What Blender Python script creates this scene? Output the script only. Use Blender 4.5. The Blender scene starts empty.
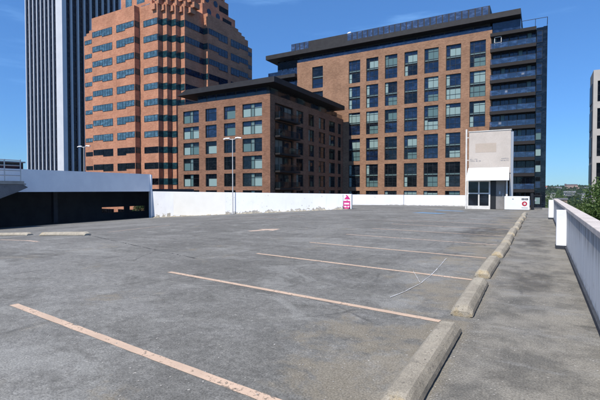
import bpy, math, random
from mathutils import Vector, noise
R = math.radians
scene = bpy.context.scene
COL = scene.collection
PI = math.pi

# ------------------------------------------------------------------ helpers
def tag(o, label=None, cat=None, group=None, kind=None):
    if label: o['label'] = label
    if cat: o['category'] = cat
    if group: o['group'] = group
    if kind: o['kind'] = kind
    return o

def empty(name, loc, label, cat, group=None, rz=0):
    o = bpy.data.objects.new(name, None); COL.objects.link(o)
    o.location = loc; o.rotation_euler = (0, 0, rz); o.empty_display_size = .2
    return tag(o, label, cat, group)

class MB:
    """collects polygons; build() links them as ONE mesh object"""
    def __init__(s): s.v = []; s.f = []; s.m = []
    def poly(s, pts, m=0):
        n = len(s.v); s.v += [tuple(p) for p in pts]; s.f.append(tuple(range(n, n+len(pts)))); s.m.append(m); return s
    def box(s, x0, x1, y0, y1, z0, z1, m=0):
        if x0 > x1: x0, x1 = x1, x0
        if y0 > y1: y0, y1 = y1, y0
        n = len(s.v)
        s.v += [(x0,y0,z0),(x1,y0,z0),(x1,y1,z0),(x0,y1,z0),(x0,y0,z1),(x1,y0,z1),(x1,y1,z1),(x0,y1,z1)]
        for q in ((0,3,2,1),(4,5,6,7),(0,1,5,4),(1,2,6,5),(2,3,7,6),(3,0,4,7)):
            s.f.append(tuple(n+i for i in q)); s.m.append(m)
        return s
    def prism(s, pts, z0, z1, m=0):
        """counter-clockwise plan polygon extruded in z"""
        n = len(s.v); k = len(pts)
        s.v += [(p[0], p[1], z0) for p in pts] + [(p[0], p[1], z1) for p in pts]
        s.f.append(tuple(n+k-1-i for i in range(k))); s.m.append(m)
        s.f.append(tuple(n+k+i for i in range(k))); s.m.append(m)
        for i in range(k):
            j = (i+1) % k
            s.f.append((n+i, n+j, n+k+j, n+k+i)); s.m.append(m)
        return s
    def tube(s, path, rad, seg=10, m=0):
        path = [Vector(p) for p in path]
        if not hasattr(rad, '__len__'): rad = [rad]*len(path)
        rings = []
        for i, p in enumerate(path):
            d = (path[min(i+1, len(path)-1)]-path[max(i-1, 0)]).normalized()
            a = Vector((0,0,1)) if abs(d.z) < .9 else Vector((1,0,0))
            u = d.cross(a).normalized(); w = d.cross(u).normalized()
            n = len(s.v)
            for k in range(seg):
                t = 2*PI*k/seg
                s.v.append(tuple(p+(u*math.cos(t)+w*math.sin(t))*rad[i]))
            rings.append(n)
        for a, b in zip(rings, rings[1:]):
            for k in range(seg):
                s.f.append((a+k, b+k, b+(k+1)%seg, a+(k+1)%seg)); s.m.append(m)
        s.f.append(tuple(rings[0]+k for k in range(seg))); s.m.append(m)
        s.f.append(tuple(rings[-1]+seg-1-k for k in range(seg))); s.m.append(m)
        return s
    def build(s, name, mats, parent=None, origin=None, smooth=False, bevel=0):
        me = bpy.data.meshes.new(name)
        if origin is None: origin = parent.matrix_basis.translation if (parent and parent.type == 'EMPTY') else (0,0,0)
        if parent and parent.type != 'EMPTY' and parent.parent and origin == (0,0,0):
            origin = parent.parent.matrix_basis.translation
        ox, oy, oz = origin
        me.from_pydata([(x-ox, y-oy, z-oz) for x, y, z in s.v], [], s.f)
        if not isinstance(mats, (list, tuple)): mats = [mats]
        for mt in mats: me.materials.append(mt)
        me.polygons.foreach_set('material_index', s.m)
        if smooth: me.polygons.foreach_set('use_smooth', [True]*len(s.f))
        me.update()
        o = bpy.data.objects.new(name, me); COL.objects.link(o)
        if parent: o.parent = parent
        else: o.location = origin
        if bevel:
            b = o.modifiers.new('bevel', 'BEVEL'); b.width = bevel; b.segments = 2; b.limit_method = 'ANGLE'
        return o

# ------------------------------------------------------------------ materials
def mat(name, color, rough=.8, metal=0, spec=.5, coat=0):
    m = bpy.data.materials.new(name); m.use_nodes = True
    b = m.node_tree.nodes['Principled BSDF']
    b.inputs['Base Color'].default_value = (*color, 1)
    b.inputs['Roughness'].default_value = rough
    b.inputs['Metallic'].default_value = metal
    b.inputs['Specular IOR Level'].default_value = spec
    b.inputs['Coat Weight'].default_value = coat
    return m

class NT:
    def __init__(s, m):
        s.m = m; s.t = m.node_tree; s.N = s.t.nodes; s.L = s.t.links; s.b = s.N['Principled BSDF']
    def node(s, typ, **kw):
        n = s.N.new(typ)
        for k, v in kw.items(): setattr(n, k, v)
        return n
    def pos(s, scale=(1,1,1)):
        g = s.node('ShaderNodeNewGeometry'); mp = s.node('ShaderNodeMapping'); mp.inputs['Scale'].default_value = scale
        s.L.new(g.outputs['Position'], mp.inputs['Vector']); return mp.outputs['Vector']
    def noise(s, vec, scale, detail=6, rough=.6, dist=0):
        n = s.node('ShaderNodeTexNoise'); n.inputs['Scale'].default_value = scale; n.inputs['Detail'].default_value = detail
        n.inputs['Roughness'].default_value = rough; n.inputs['Distortion'].default_value = dist
        s.L.new(vec, n.inputs['Vector']); return n.outputs['Fac']
    def ramp(s, fac, a, b, ca=0., cb=1.):
        r = s.node('ShaderNodeMapRange'); r.interpolation_type = 'SMOOTHSTEP'
        r.inputs['From Min'].default_value = a; r.inputs['From Max'].default_value = b
        r.inputs['To Min'].default_value = ca; r.inputs['To Max'].default_value = cb
        s.L.new(fac, r.inputs['Value']); return r.outputs['Result']
    def math(s, op, a, b=None):
        n = s.node('ShaderNodeMath', operation=op)
        for i, x in enumerate((a, b)):
            if x is None: continue
            if isinstance(x, (int, float)): n.inputs[i].default_value = x
            else: s.L.new(x, n.inputs[i])
        return n.outputs[0]
    def mix(s, fac, a, b, blend='MIX'):
        n = s.node('ShaderNodeMix', data_type='RGBA', blend_type=blend)
        if isinstance(fac, (int, float)): n.inputs[0].default_value = fac
        else: s.L.new(fac, n.inputs[0])
        for i, x in ((6, a), (7, b)):
            if isinstance(x, (tuple, list)): n.inputs[i].default_value = (*x, 1) if len(x) == 3 else x
            else: s.L.new(x, n.inputs[i])
        return n.outputs[2]
    def color(s, c): s.L.new(c, s.b.inputs['Base Color']); return s
    def bump(s, h, strength=.4, dist=.02):
        n = s.node('ShaderNodeBump'); n.inputs['Strength'].default_value = strength; n.inputs['Distance'].default_value = dist
        s.L.new(h, n.inputs['Height']); s.L.new(n.outputs[0], s.b.inputs['Normal']); return s
    def xyz(s):
        g = s.node('ShaderNodeNewGeometry'); q = s.node('ShaderNodeSeparateXYZ'); s.L.new(g.outputs['Position'], q.inputs[0]); return q.outputs

def noisy(name, c1, c2, scale=2, rough=.85, bump=.2, fine=30, fa=.06, spec=.3):
    m = mat(name, c1, rough, spec=spec); n = NT(m); v = n.pos()
    a = n.ramp(n.noise(v, scale), .35, .65)
    col = n.mix(a, c1, c2)
    f = n.ramp(n.noise(v, fine, 4), .3, .7, 1-fa*3, 1+fa*3)
    col = n.mix(1, col, n.mix(1, (1,1,1), f, 'MULTIPLY'), 'MULTIPLY')
    n.color(col); n.bump(n.noise(v, fine, 5), bump, .01)
    return m

def brick(name, c1, c2, mortar, bw=.4, bh=.12):
    m = mat(name, c1, 1.0, spec=.03); n = NT(m); p = n.xyz()
    cb = n.node('ShaderNodeCombineXYZ'); n.L.new(n.math('ADD', p[0], p[1]), cb.inputs[0]); n.L.new(p[2], cb.inputs[1])
    t = n.node('ShaderNodeTexBrick'); n.L.new(cb.outputs[0], t.inputs['Vector'])
    t.inputs['Color1'].default_value = (*c1, 1); t.inputs['Color2'].default_value = (*c2, 1); t.inputs['Mortar'].default_value = (*mortar, 1)
    t.inputs['Scale'].default_value = 1; t.inputs['Brick Width'].default_value = bw; t.inputs['Row Height'].default_value = bh
    t.inputs['Mortar Size'].default_value = .012; t.inputs['Bias'].default_value = -.1
    w = n.ramp(n.noise(n.pos(), .35, 5), .3, .7, .86, 1.12)
    w2 = n.ramp(n.noise(n.pos((1,1,3)), 3.2, 4, .7), .3, .7, .86, 1.14)
    sill = n.ramp(n.noise(n.pos((2.2,2.2,.12)), .8, 5, .7), .55, .75, 1, .82)
    w2 = n.math('MULTIPLY', w2, sill)
    col = n.mix(1, t.outputs['Color'], w, 'MULTIPLY'); col = n.mix(1, col, w2, 'MULTIPLY')
    n.color(col); return m

M = {}
M['brick'] = brick('red_brick', (.335,.185,.11), (.24,.124,.074), (.34,.24,.17), .5, .16)
M['brick_red'] = brick('dark_red_brick', (.28,.142,.086), (.19,.092,.056), (.27,.18,.13), .5, .16)
M['orange'] = brick('orange_brick', (.49,.235,.14), (.40,.175,.105), (.46,.25,.165), .6, .2)
M['dark'] = mat('dark_metal', (.018,.018,.02), .5, .3)
M['frame'] = mat('dark_window_frame', (.012,.015,.016), .5)
M['roofdark'] = noisy('dark_roof_edge', (.022,.02,.02), (.03,.028,.028), 1, .6, .05)
def glass(name, c, rough=.06, spec=.5):
    m = mat(name, c, rough, spec=spec); n = NT(m); v = n.pos()
    n.bump(n.noise(v, .45, 3), .25, .05)
    k = n.ramp(n.noise(n.pos((.7,.7,1.3)), 1.1, 5, .65), .45, .68)
    n.color(n.mix(k, c, tuple(min(1, x*2.2+.008) for x in c))); return m  # paler patches painted into the colour imitate blinds and reflections
M['glass'] = glass('window_glass', (.004,.007,.012), .05, .35)
M['glassblue'] = glass('sky_tinted_window_glass', (.006,.014,.036), .05, .55)  # blue put into the base colour to stand for reflected sky
M['glassteal'] = glass('teal_spandrel_glass', (.010,.034,.042), .12, .5)
M['glassblack'] = glass('black_window_glass', (.002,.002,.003), .08, .12)  # black base; on lower floors it stands for reflected buildings
M['glassorange'] = glass('tower_ribbon_glass', (.045,.09,.115), .08, .6)
M['blind'] = mat('pale_green_blind', (.25,.34,.31), .3, spec=.5)
M['blind2'] = mat('grey_green_blind', (.10,.165,.155), .3, spec=.5)
M['spandrel'] = mat('green_grey_spandrel', (.13,.19,.175), .3, spec=.5)
M['white'] = noisy('white_paint', (.80,.80,.80), (.74,.74,.73), 1.5, .6, .1, 20, .01)
M['whitepost'] = noisy('off_white_paint', (.72,.69,.63), (.62,.58,.52), 3, .5, .1, 20, .02)
M['cream'] = noisy('cream_render', (.56,.49,.42), (.51,.445,.38), 1.2, .8, .1, 25, .02)
M['creampatch'] = noisy('tan_paint_patch', (.50,.41,.33), (.47,.39,.31), 1.2, .8, .1, 25, .02)
M['fascia'] = noisy('pale_grey_panel', (.80,.81,.82), (.74,.75,.77), .8, .6, .05, 15, .01)
M['concrete'] = noisy('concrete', (.34,.32,.29), (.26,.245,.22), 1.5, .9, .3, 40, .06)
M['concretedark'] = noisy('dark_base_and_opening_shade', (.05,.055,.065), (.035,.04,.05), .7, .9, .2)  # dark base strips; inside the ramp opening its darkness stands for shade
M['steel'] = mat('galvanised_steel', (.45,.46,.47), .45, .6)
M['palepole'] = noisy('pale_pole_paint', (.55,.53,.50), (.48,.46,.43), 3, .5, .05)
M['fin'] = noisy('pale_tower_fin', (.62,.62,.62), (.56,.57,.58), .2, .6, .02, 2, .01)
M['towerglass'] = mat('tower_dark_glass', (.008,.008,.014), .15, spec=.25)
M['towerspandrel'] = mat('tower_spandrel', (.012,.013,.022), .4, spec=.3)
M['door'] = noisy('grey_door_paint', (.24,.225,.21), (.20,.19,.175), 2, .5, .05)
M['awning'] = mat('white_awning_fabric', (.82,.82,.80), .7)
M['magenta'] = mat('magenta_sign_paint', (.62,.03,.20), .45)
M['red'] = mat('red_sign_paint', (.42,.012,.03), .45)
M['black'] = mat('black_sign_and_shade_paint', (.01,.01,.01), .5)
M['greyink'] = mat('grey_lettering', (.16,.17,.20), .5)
M['beige_stone'] = noisy('beige_stone', (.46,.42,.37), (.42,.38,.33), .5, .8, .05)
M['street'] = noisy('city_ground', (.05,.05,.045), (.07,.068,.06), .02, .9, 0)  # colour kept dark for shaded streets and less bounce light
M['shade'] = mat('balcony_slab_and_recess_shade', (.014,.011,.010), .8)  # dark slab colour; on the recess wall it stands for shade

# parapet paint with peeled spots
def peel(name, base, chip, z0, near, spots=True):
    m = mat(name, base, .65); n = NT(m); p = n.xyz(); v = n.pos()
    rel = n.math('ADD', p[2], n.math('MULTIPLY', n.math('MAXIMUM', n.math('SUBTRACT', -13.9, p[0]), 0), .0627))
    h = n.ramp(rel, z0, z0+near, 1, 0)
    nz = n.noise(v, 1.7, 7, .65, .4)
    f = n.ramp(n.math('ADD', n.math('MULTIPLY', h, .30), nz), .70, .73)
    if spots:
        s = n.ramp(n.noise(n.pos((1,1,1)), 5.5, 2, .5), .715, .73)
        f = n.math('MAXIMUM', f, s)
    broad = n.ramp(n.noise(v, .5, 4), .3, .7, .93, 1.03)
    stain = n.ramp(n.noise(n.pos((3,3,.35)), 1.2, 5), .55, .8, 1, .88)
    col = n.mix(1, n.mix(1, base, broad, 'MULTIPLY'), stain, 'MULTIPLY')
    chipc = n.mix(n.ramp(n.noise(v, 9, 4), .35, .6), chip, tuple(c*.45 for c in chip))
    n.color(n.mix(n.math('MULTIPLY', f, .85), col, chipc)); n.bump(n.noise(v, 25, 4), .15, .01)
    return m
M['parapet'] = peel('white_parapet_paint', (.74,.745,.76), (.46,.41,.32), -.1, .75)
M['parapetclean'] = peel('white_far_parapet_paint', (.80,.80,.80), (.4,.36,.3), 0.0, .12, True)
M['parapatch'] = noisy('cream_repaint_patch', (.76,.74,.68), (.73,.71,.65), 1, .6, .05, 20, .01)

# inner face of the right-hand wall: grey, streaked by run-off
m = mat('streaked_wall_paint', (.4,.4,.42), .8, spec=.2); n = NT(m); p = n.xyz()
st = n.noise(n.pos((6, 6, .35)), 1.6, 7, .7)
fine = n.noise(n.pos((22, 22, 1.0)), 1.0, 5, .7)
top = n.ramp(p[2], .35, 1.1, 0, 1)
drip = n.ramp(n.math('ADD', n.math('MULTIPLY', top, .30), n.math('MULTIPLY', st, 1.0)), .56, .86)
col = n.mix(n.ramp(fine, .3, .7), (.76,.74,.70), (.60,.58,.55))
col = n.mix(n.math('MULTIPLY', drip, .75), col, (.15,.135,.12))
low = n.ramp(n.math('ADD', n.ramp(p[2], 0, .3, .3, 0), n.noise(n.pos((3,3,3)), 2.0, 5)), .62, .8)
col = n.mix(n.math('MULTIPLY', low, .5), col, (.25,.23,.20))
n.color(col); n.bump(n.noise(n.pos(), 30, 5), .2, .01)
M['streaked'] = m
M['cap'] = noisy('weathered_wall_cap', (.62,.55,.49), (.50,.44,.39), 3, .85, .4, 60, .06)

# deck surface
m = mat('weathered_deck_asphalt', (.15,.15,.15), .88, spec=.3); n = NT(m); p = n.xyz(); v = n.pos()
big = n.noise(n.pos((1,1,0)), .22, 5, .6, .5)
mid = n.noise(n.pos((.8,1.5,0)), 1.1, 8, .68, .6)
streakn = n.noise(n.pos((2.2,.45,0)), 1.3, 7, .7, .3)
fin = n.noise(v, 60, 4, .75)
col = n.mix(n.ramp(big, .35, .66), (.185,.182,.176), (.265,.262,.257))
col = n.mix(n.math('MULTIPLY', n.ramp(mid, .53, .66), .42), col, (.36,.355,.35))          # pale worn patches
col = n.mix(n.math('MULTIPLY', n.ramp(mid, .46, .33), .45), col, (.10,.098,.094))        # dark patches
col = n.mix(n.math('MULTIPLY', n.ramp(streakn, .54, .70), .5), col, (.115,.112,.107))
mot = n.noise(n.pos((1,1,0)), 3.2, 8, .75, .5)
col = n.mix(1, col, n.ramp(mot, .3, .7, .86, 1.12), 'MULTIPLY')
fm = n.noise(n.pos((1,1,0)), 13, 10, .8, .3)
col = n.mix(1, col, n.ramp(fm, .34, .66, .74, 1.24), 'MULTIPLY')
tyre = n.noise(n.pos((3.2,.22,0)), 1.2, 4, .55, .35)
col = n.mix(n.math('MULTIPLY', n.ramp(tyre, .62, .70), .28), col, (.09,.088,.085))
smear = n.noise(n.pos((.55,2.4,0)), .9, 8, .7, .8)
col = n.mix(n.math('MULTIPLY', n.ramp(smear, .56, .66), .30), col, (.33,.325,.31))
pale = n.noise(n.pos((1,1.25,0)), .42, 10, .72, .9)
col = n.mix(n.math('MULTIPLY', n.ramp(pale, .545, .60), .42), col, (.36,.36,.355))
film = n.noise(n.pos((1.3,.9,0)), .55, 10, .74, .7)
col = n.mix(n.math('MULTIPLY', n.ramp(film, .50, .60), .30), col, (.115,.112,.107))
# brownish dirt towards the wheel stops and the walkway
edge = n.ramp(p[0], -3.0, -1.2, 0, 1)
dirt = n.ramp(n.math('ADD', n.math('MULTIPLY', edge, .15), n.noise(n.pos((1,1,0)), .8, 9, .74, .3)), .57, .70)
col = n.mix(n.math('MULTIPLY', dirt, .6), col, (.30,.26,.20))
walk = n.ramp(p[0], -.80, -.62, 0, 1)
walkc = n.mix(n.ramp(n.noise(n.pos((.9,.8,0)), 1.6, 10, .74, .15), .36, .62), (.15,.145,.137), (.30,.285,.262))
walkc = n.mix(n.math('MULTIPLY', n.ramp(n.noise(n.pos((.5,1.6,0)), .9, 10, .76, .2), .53, .60), .45), walkc, (.33,.33,.335))
walkc = n.mix(n.math('MULTIPLY', n.ramp(n.noise(n.pos((.4,1.2,0)), .9, 10, .76, .15), .45, .36), .32), walkc, (.07,.067,.064))
col = n.mix(n.math('MULTIPLY', walk, .9), col, walkc)
# cracks
vor = n.node('ShaderNodeTexVoronoi', feature='DISTANCE_TO_EDGE'); vor.inputs['Scale'].default_value = .38
wv = n.node('ShaderNodeMix', data_type='VECTOR'); wv.inputs[0].default_value = .25
nn = n.node('ShaderNodeTexNoise'); nn.inputs['Scale'].default_value = 1.4; nn.inputs['Detail'].default_value = 6; n.L.new(v, nn.inputs['Vector'])
n.L.new(n.pos(), wv.inputs[4]); n.L.new(nn.outputs['Color'], wv.inputs[5]); n.L.new(wv.outputs[1], vor.inputs['Vector'])
ck = n.math('MULTIPLY', n.ramp(vor.outputs['Distance'], .0, .010, 1, 0), n.ramp(n.noise(n.pos(), .5, 3), .5, .62))
col = n.mix(n.math('MULTIPLY', ck, .5), col, (.05,.05,.05))
# speckle of chips and grit
sp = n.ramp(n.noise(v, 22, 2, .5), .70, .73)
col = n.mix(n.math('MULTIPLY', sp, .75), col, (.55,.53,.50))
sp2 = n.ramp(n.noise(n.pos((1,1,1)), 9, 4, .7), .66, .70)
col = n.mix(n.math('MULTIPLY', sp2, .5), col, (.36,.35,.35))
grain = n.ramp(fin, .3, .7, .60, 1.40)
col = n.mix(1, col, grain, 'MULTIPLY')
col = n.mix(1, col, (.79,.77,.70), 'MULTIPLY')
n.color(col); n.bump(n.noise(v, 110, 3, .7), .3, .006)
n.L.new(n.ramp(mid, .3, .7, .95, .7), n.b.inputs['Roughness'])
M['deck'] = m
# standing-water stain
def worn_paint(name, c, amt=.55, sc=14):
    m = mat(name, c, .75); n = NT(m); v = n.pos()
    w = n.noise(v, sc, 6, .7); w2 = n.noise(v, 1.6, 4, .6)
    keep = n.ramp(n.math('ADD', w, n.math('MULTIPLY', w2, .6)), amt, amt+.16)
    tr = n.node('ShaderNodeBsdfTransparent'); mx = n.node('ShaderNodeMixShader')
    n.L.new(keep, mx.inputs[0]); n.L.new(tr.outputs[0], mx.inputs[1]); n.L.new(n.b.outputs[0], mx.inputs[2])
    n.L.new(mx.outputs[0], n.N['Material Output'].inputs['Surface'])
    n.color(n.mix(n.ramp(w2, .35, .65), c, tuple(x*.82 for x in c)))
    return m
M['paint'] = worn_paint('worn_line_paint', (.60,.435,.31), .585, 22)
M['paint_faint'] = worn_paint('faint_line_paint', (.56,.42,.32), .62)
M['paint_vfaint'] = worn_paint('very_faint_line_paint', (.50,.38,.30), .70)
M['paint_arrow'] = worn_paint('arrow_paint', (.60,.45,.34), .60)
M['paint_blue'] = worn_paint('blue_marking_paint', (.16,.34,.55), .60)
M['chalk'] = worn_paint('white_scratch', (.55,.54,.52), .62, 30)
def soft_stain(name, c, amt):
    m = mat(name, c, .85); n = NT(m)
    tcn = n.node('ShaderNodeTexCoord'); mp_ = n.node('ShaderNodeMapping'); mp_.inputs['Location'].default_value = (-1,-1,0); mp_.inputs['Scale'].default_value = (2,2,0)
    n.L.new(tcn.outputs['Generated'], mp_.inputs['Vector']); ln = n.node('ShaderNodeVectorMath', operation='LENGTH'); n.L.new(mp_.outputs[0], ln.inputs[0])
    e = n.ramp(n.math('ADD', ln.outputs['Value'], n.math('MULTIPLY', n.noise(n.pos((1,1,0)), 1.6, 7, .7), .9)), .75, 1.3, 1, 0)
    k = n.math('MULTIPLY', n.math('MULTIPLY', e, n.ramp(n.noise(n.pos((1,.6,0)), 3.2, 7, .7), .3, .6)), amt)
    tr = n.node('ShaderNodeBsdfTransparent'); mx = n.node('ShaderNodeMixShader')
    n.L.new(k, mx.inputs[0]); n.L.new(tr.outputs[0], mx.inputs[1]); n.L.new(n.b.outputs[0], mx.inputs[2])
    n.L.new(mx.outputs[0], n.N['Material Output'].inputs['Surface']); return m
M['ringstain'] = soft_stain('damp_stain', (.085,.078,.07), .42)
M['palestain'] = soft_stain('pale_dust_stain', (.30,.275,.24), .55)

# wheel-stop concrete
m = mat('wheel_stop_concrete', (.33,.29,.23), .92, spec=.2); n = NT(m); v = n.pos(); oc = n.node('ShaderNodeTexCoord').outputs['Object']
col = n.mix(n.ramp(n.noise(v, 4, 7, .7), .35, .65), (.385,.34,.265), (.305,.27,.21))
col = n.mix(n.math('MULTIPLY', n.ramp(n.noise(v, 1.3, 4), .52, .68), .6), col, (.48,.43,.33))
sx = n.node('ShaderNodeSeparateXYZ'); n.L.new(oc, sx.inputs[0])
yl = n.ramp(n.math('ADD', n.ramp(sx.outputs[1], -1.04, -.80, .22, 0), n.noise(v, 5, 6, .7)), .66, .86)
col = n.mix(n.math('MULTIPLY', yl, .45), col, (.40,.28,.11))
pit = n.ramp(n.noise(v, 30, 3, .5), .64, .70); col = n.mix(n.math('MULTIPLY', pit, .7), col, (.12,.105,.09))
col = n.mix(1, col, n.ramp(n.noise(v, 90, 3), .25, .75, .72, 1.28), 'MULTIPLY')
n.color(col); drk = n.ramp(n.noise(n.pos((5,2,5)), 1.1, 6, .7), .56, .72)
col = n.mix(n.math('MULTIPLY', drk, .5), col, (.13,.12,.105)); n.color(col); n.bump(n.noise(v, 40, 6, .75), .9, .014)
M['stop'] = m
M['stopyellow'] = m

# foliage
def leafmat(name, c1, c2):
    m = mat(name, c1, .6, spec=.3); n = NT(m); v = n.pos()
    n.color(n.mix(n.ramp(n.noise(v, .9, 4), .35, .65), c1, c2))
    tl = n.node('ShaderNodeBsdfTranslucent'); tl.inputs[0].default_value = (c2[0]*1.3, c2[1]*1.5, c2[2], 1)
    mx = n.node('ShaderNodeMixShader'); mx.inputs[0].default_value = .25
    n.L.new(n.b.outputs[0], mx.inputs[1]); n.L.new(tl.outputs[0], mx.inputs[2]); n.L.new(mx.outputs[0], n.N['Material Output'].inputs['Surface'])
    return m
M['leaf'] = leafmat('green_leaves', (.055,.095,.025), (.10,.15,.04))
M['leaf2'] = leafmat('deep_green_leaves', (.03,.055,.02), (.06,.09,.035))
M['leaf3'] = leafmat('olive_leaves', (.07,.09,.03), (.11,.13,.05))
M['bark'] = noisy('bark', (.12,.09,.06), (.08,.06,.045), 6, .95, .5)
M['hill'] = noisy('hill_ground', (.05,.065,.035), (.11,.11,.075), .012, .95, 0, .15, .1)

# ------------------------------------------------------------------ camera
CAMZ = 1.6
cd = bpy.data.cameras.new('camera'); cam = bpy.data.objects.new('camera', cd); COL.objects.link(cam); scene.camera = cam
cd.sensor_width = 36; cd.lens = 424/600*36; cd.clip_end = 9000; cd.clip_start = .05
cam.location = (0,0,CAMZ); cam.rotation_euler = (R(90-1.351), 0, R(29.607))

# ------------------------------------------------------------------ setting: ground, deck
def zdeck(x):
    t = -13.4 - x
    if t <= 0: return 0.
    k = 1.2
    return -.0627*(t*t/(2*k) if t < k else t-k/2)

g = MB(); g.poly([(-4500,-1500,-16),(4500,-1500,-16),(4500,7000,-16),(-4500,7000,-16)])
tag(g.build('ground', M['street']), kind='structure')

xs = [-46,-38.3,-34,-30,-26,-22,-18,-16,-15,-14.6,-14.2,-13.8,-13.4,-11,-8,-6,-4,-2,-.7,.60]
ys = [-14,-4,0,4,8,12,16,20,24,28,32,33.6,38,39.6]
d = MB()
for i in range(len(xs)-1):
    for j in range(len(ys)-1):
        a, b = xs[i], xs[i+1]
        d.poly([(a,ys[j],zdeck(a)),(b,ys[j],zdeck(b)),(b,ys[j+1],zdeck(b)),(a,ys[j+1],zdeck(a))])
for i in range(len(xs)-1):          # strip at the back, up to the far parapet
    a, b = xs[i], xs[i+1]
    if b <= -5.0 and a > -30:
        zz = lambda x: max(zdeck(x), -.35)*(0 if x > -19 else 1)
        d.poly([(a,39.6,zdeck(a)),(b,39.6,zdeck(b)),(b,44.6,zz(b)),(a,44.6,zz(a))])
d.poly([(-6,39.6,0),(-4,39.6,0),(-4,44.6,0),(-6,44.6,0)])
deck = tag(d.build('parking_deck', M['deck']), kind='structure')
deck.data.shade_smooth()

gar = MB(); gar.box(-46, .55, -14, 44.5, -16, -2.2)
tag(gar.build('parking_garage', M['concrete']), 'grey concrete parking garage whose open top deck is under the camera', 'garage')

# far hills
def hz(x, y):
    s = max(0, min(1, (y-760)/1100)); s = s*s*(3-2*s)
    return -16 + s*(27 + 5*noise.noise(Vector((x*.004, y*.003, 1))) + 4*noise.noise(Vector((x*.013, y*.008, 4))))
h = MB(); nx, ny = 60, 26
for i in range(nx):
    for j in range(ny):
        X = lambda k: -600+k*1600/nx
        Y = lambda k: 700+k*1900/ny
        h.poly([(X(i),Y(j),hz(X(i),Y(j))),(X(i+1),Y(j),hz(X(i+1),Y(j))),(X(i+1),Y(j+1),hz(X(i+1),Y(j+1))),(X(i),Y(j+1),hz(X(i),Y(j+1)))])
ho = h.build('hills', M['hill'], smooth=True); tag(ho, kind='structure')

# ------------------------------------------------------------------ deck markings (sheets)
def sheet(name, pts, m, z=.004):
    b = MB(); b.poly([(x, y, zdeck(x)+z) for x, y in pts])
    return tag(b.build(name, m), kind='structure')
def strip(name, path, w, m, z=.004, jitter=0, seed=0):
    rnd = random.Random(seed); b = MB(); P = [Vector(p) for p in path]; L = []; Rr = []
    fine = []
    for a, c in zip(P, P[1:]):
        k = max(1, int((c-a).length/.12)) if jitter else max(1, int((c-a).length/1.))
        fine += [a.lerp(c, t/k) for t in range(k)]
    fine.append(P[-1])
    for i, p in enumerate(fine):
        t = (fine[min(i+1, len(fine)-1)]-fine[max(i-1, 0)]).normalized(); nrm = Vector((-t.y, t.x))
        L.append(p+nrm*(w/2+rnd.uniform(-jitter, jitter))); Rr.append(p-nrm*(w/2+rnd.uniform(-jitter, jitter)))
    for i in range(len(fine)-1):
        q = [Rr[i], Rr[i+1], L[i+1], L[i]]
        b.poly([(a.x, a.y, zdeck(a.x)+z) for a in q])
    return tag(b.build(name, m), kind='structure')
lines = [(-6.38,3.14,-1.22,2.60), (-6.28,5.90,-1.05,5.30), (-6.20,8.72,-1.05,8.04), (-6.12,11.38,-1.1,10.78),
         (-6.1,14.1,-1.1,13.5), (-6.1,16.8,-1.1,16.2), (-6.1,19.5,-1.1,18.9), (-6.1,22.2,-1.1,21.6), (-6.1,24.9,-1.1,24.3), (-6.38,.4,-1.2,-.1)]
for i, (a, b_, c, e) in enumerate(lines):
    mm = M['paint'] if i in (0,1,2,3,9) else (M['paint_faint'] if i in (4,5,6,7) else M['paint_vfaint'])
    strip('parking_line', [(a,b_),(c,e)], .105, mm, .004, .004, i)
for k, (pa, wd, mm) in enumerate([([(-16.67,7.79),(-13.44,7.33)], .13, M['paint_faint']), ([(-14.6,10.6),(-15.5,14.6)], .12, M['paint_faint']),
               ([(-16.2,5.9),(-13.5,5.6)], .12, M['paint_faint']), ([(-18,20.5),(-12.5,19.6)], .12, M['paint_vfaint']),
               ([(-18,23.3),(-12.5,22.4)], .12, M['paint_vfaint']), ([(-20,26.2),(-15.5,25.4)], .12, M['paint_vfaint'])]):
    strip('parking_line', pa, wd, mm, .004, .004, 40+k)
sheet('painted_arrow', [(-9.95,13.35),(-9.70,13.25),(-9.42,13.98),(-9.12,13.86),(-9.28,14.75),(-10.05,14.22),(-9.76,14.12)], M['paint_arrow'])
sheet('blue_marking', [(-7.9,29.9),(-6.0,29.4),(-5.5,30.0),(-7.4,30.6)], M['paint_blue'])
sheet('blue_marking', [(-7.3,34.1),(-5.2,33.6),(-5.0,34.1),(-7.1,34.7)], M['paint_blue'])
strip('white_scratch', [(-1.93,6.10),(-1.84,6.57),(-1.77,7.25),(-1.77,8.0),(-1.80,8.7),(-1.85,9.5),(-1.90,10.25)], .015, M['chalk'], .009, .005, 5)
strip('white_scratch', [(-1.80,7.35),(-1.93,7.7),(-2.18,8.35)], .008, M['chalk'], .009, .004, 6)
BZ = .010
def blob(name, cx, cy, rx, ry, m, z, seed, wob=.25):
    pts = []
    for k in range(40):
        t = 2*PI*k/40; r = 1+wob*noise.noise(Vector((math.cos(t)*1.3+seed, math.sin(t)*1.3, seed*2.)))*2
        pts.append((cx+rx*r*math.cos(t), cy+ry*r*math.sin(t)))
    global BZ; BZ += .0012
    return sheet(name, pts, m, BZ)
blob('damp_stain', -2.0, 17.6, 1.3, 3.2, M['ringstain'], .0045, 3)
blob('dust_stain', -.1, 19.5, .50, 3.4, M['palestain'], .0045, 7)
M['joint'] = worn_paint('dark_joint', (.055,.052,.05), .74, 9)
strip('deck_joint', [(-14,9.35),(-10.2,8.25),(-6.9,7.35)], .035, M['joint'], .008, .006, 71)
strip('deck_joint', [(-12.8,16.2),(-8.1,15.6),(-3.0,15.1)], .04, M['joint'], .008, .006, 72)
blob('damp_stain', -.15, 14.6, .42, 1.9, M['ringstain'], .0045, 9)
blob('damp_stain', -.1, 8.6, .5, 1.5, M['ringstain'], .0065, 24)
blob('dust_stain', -5.5, 21.5, 3.4, 1.4, M['palestain'], .0065, 27)


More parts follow.
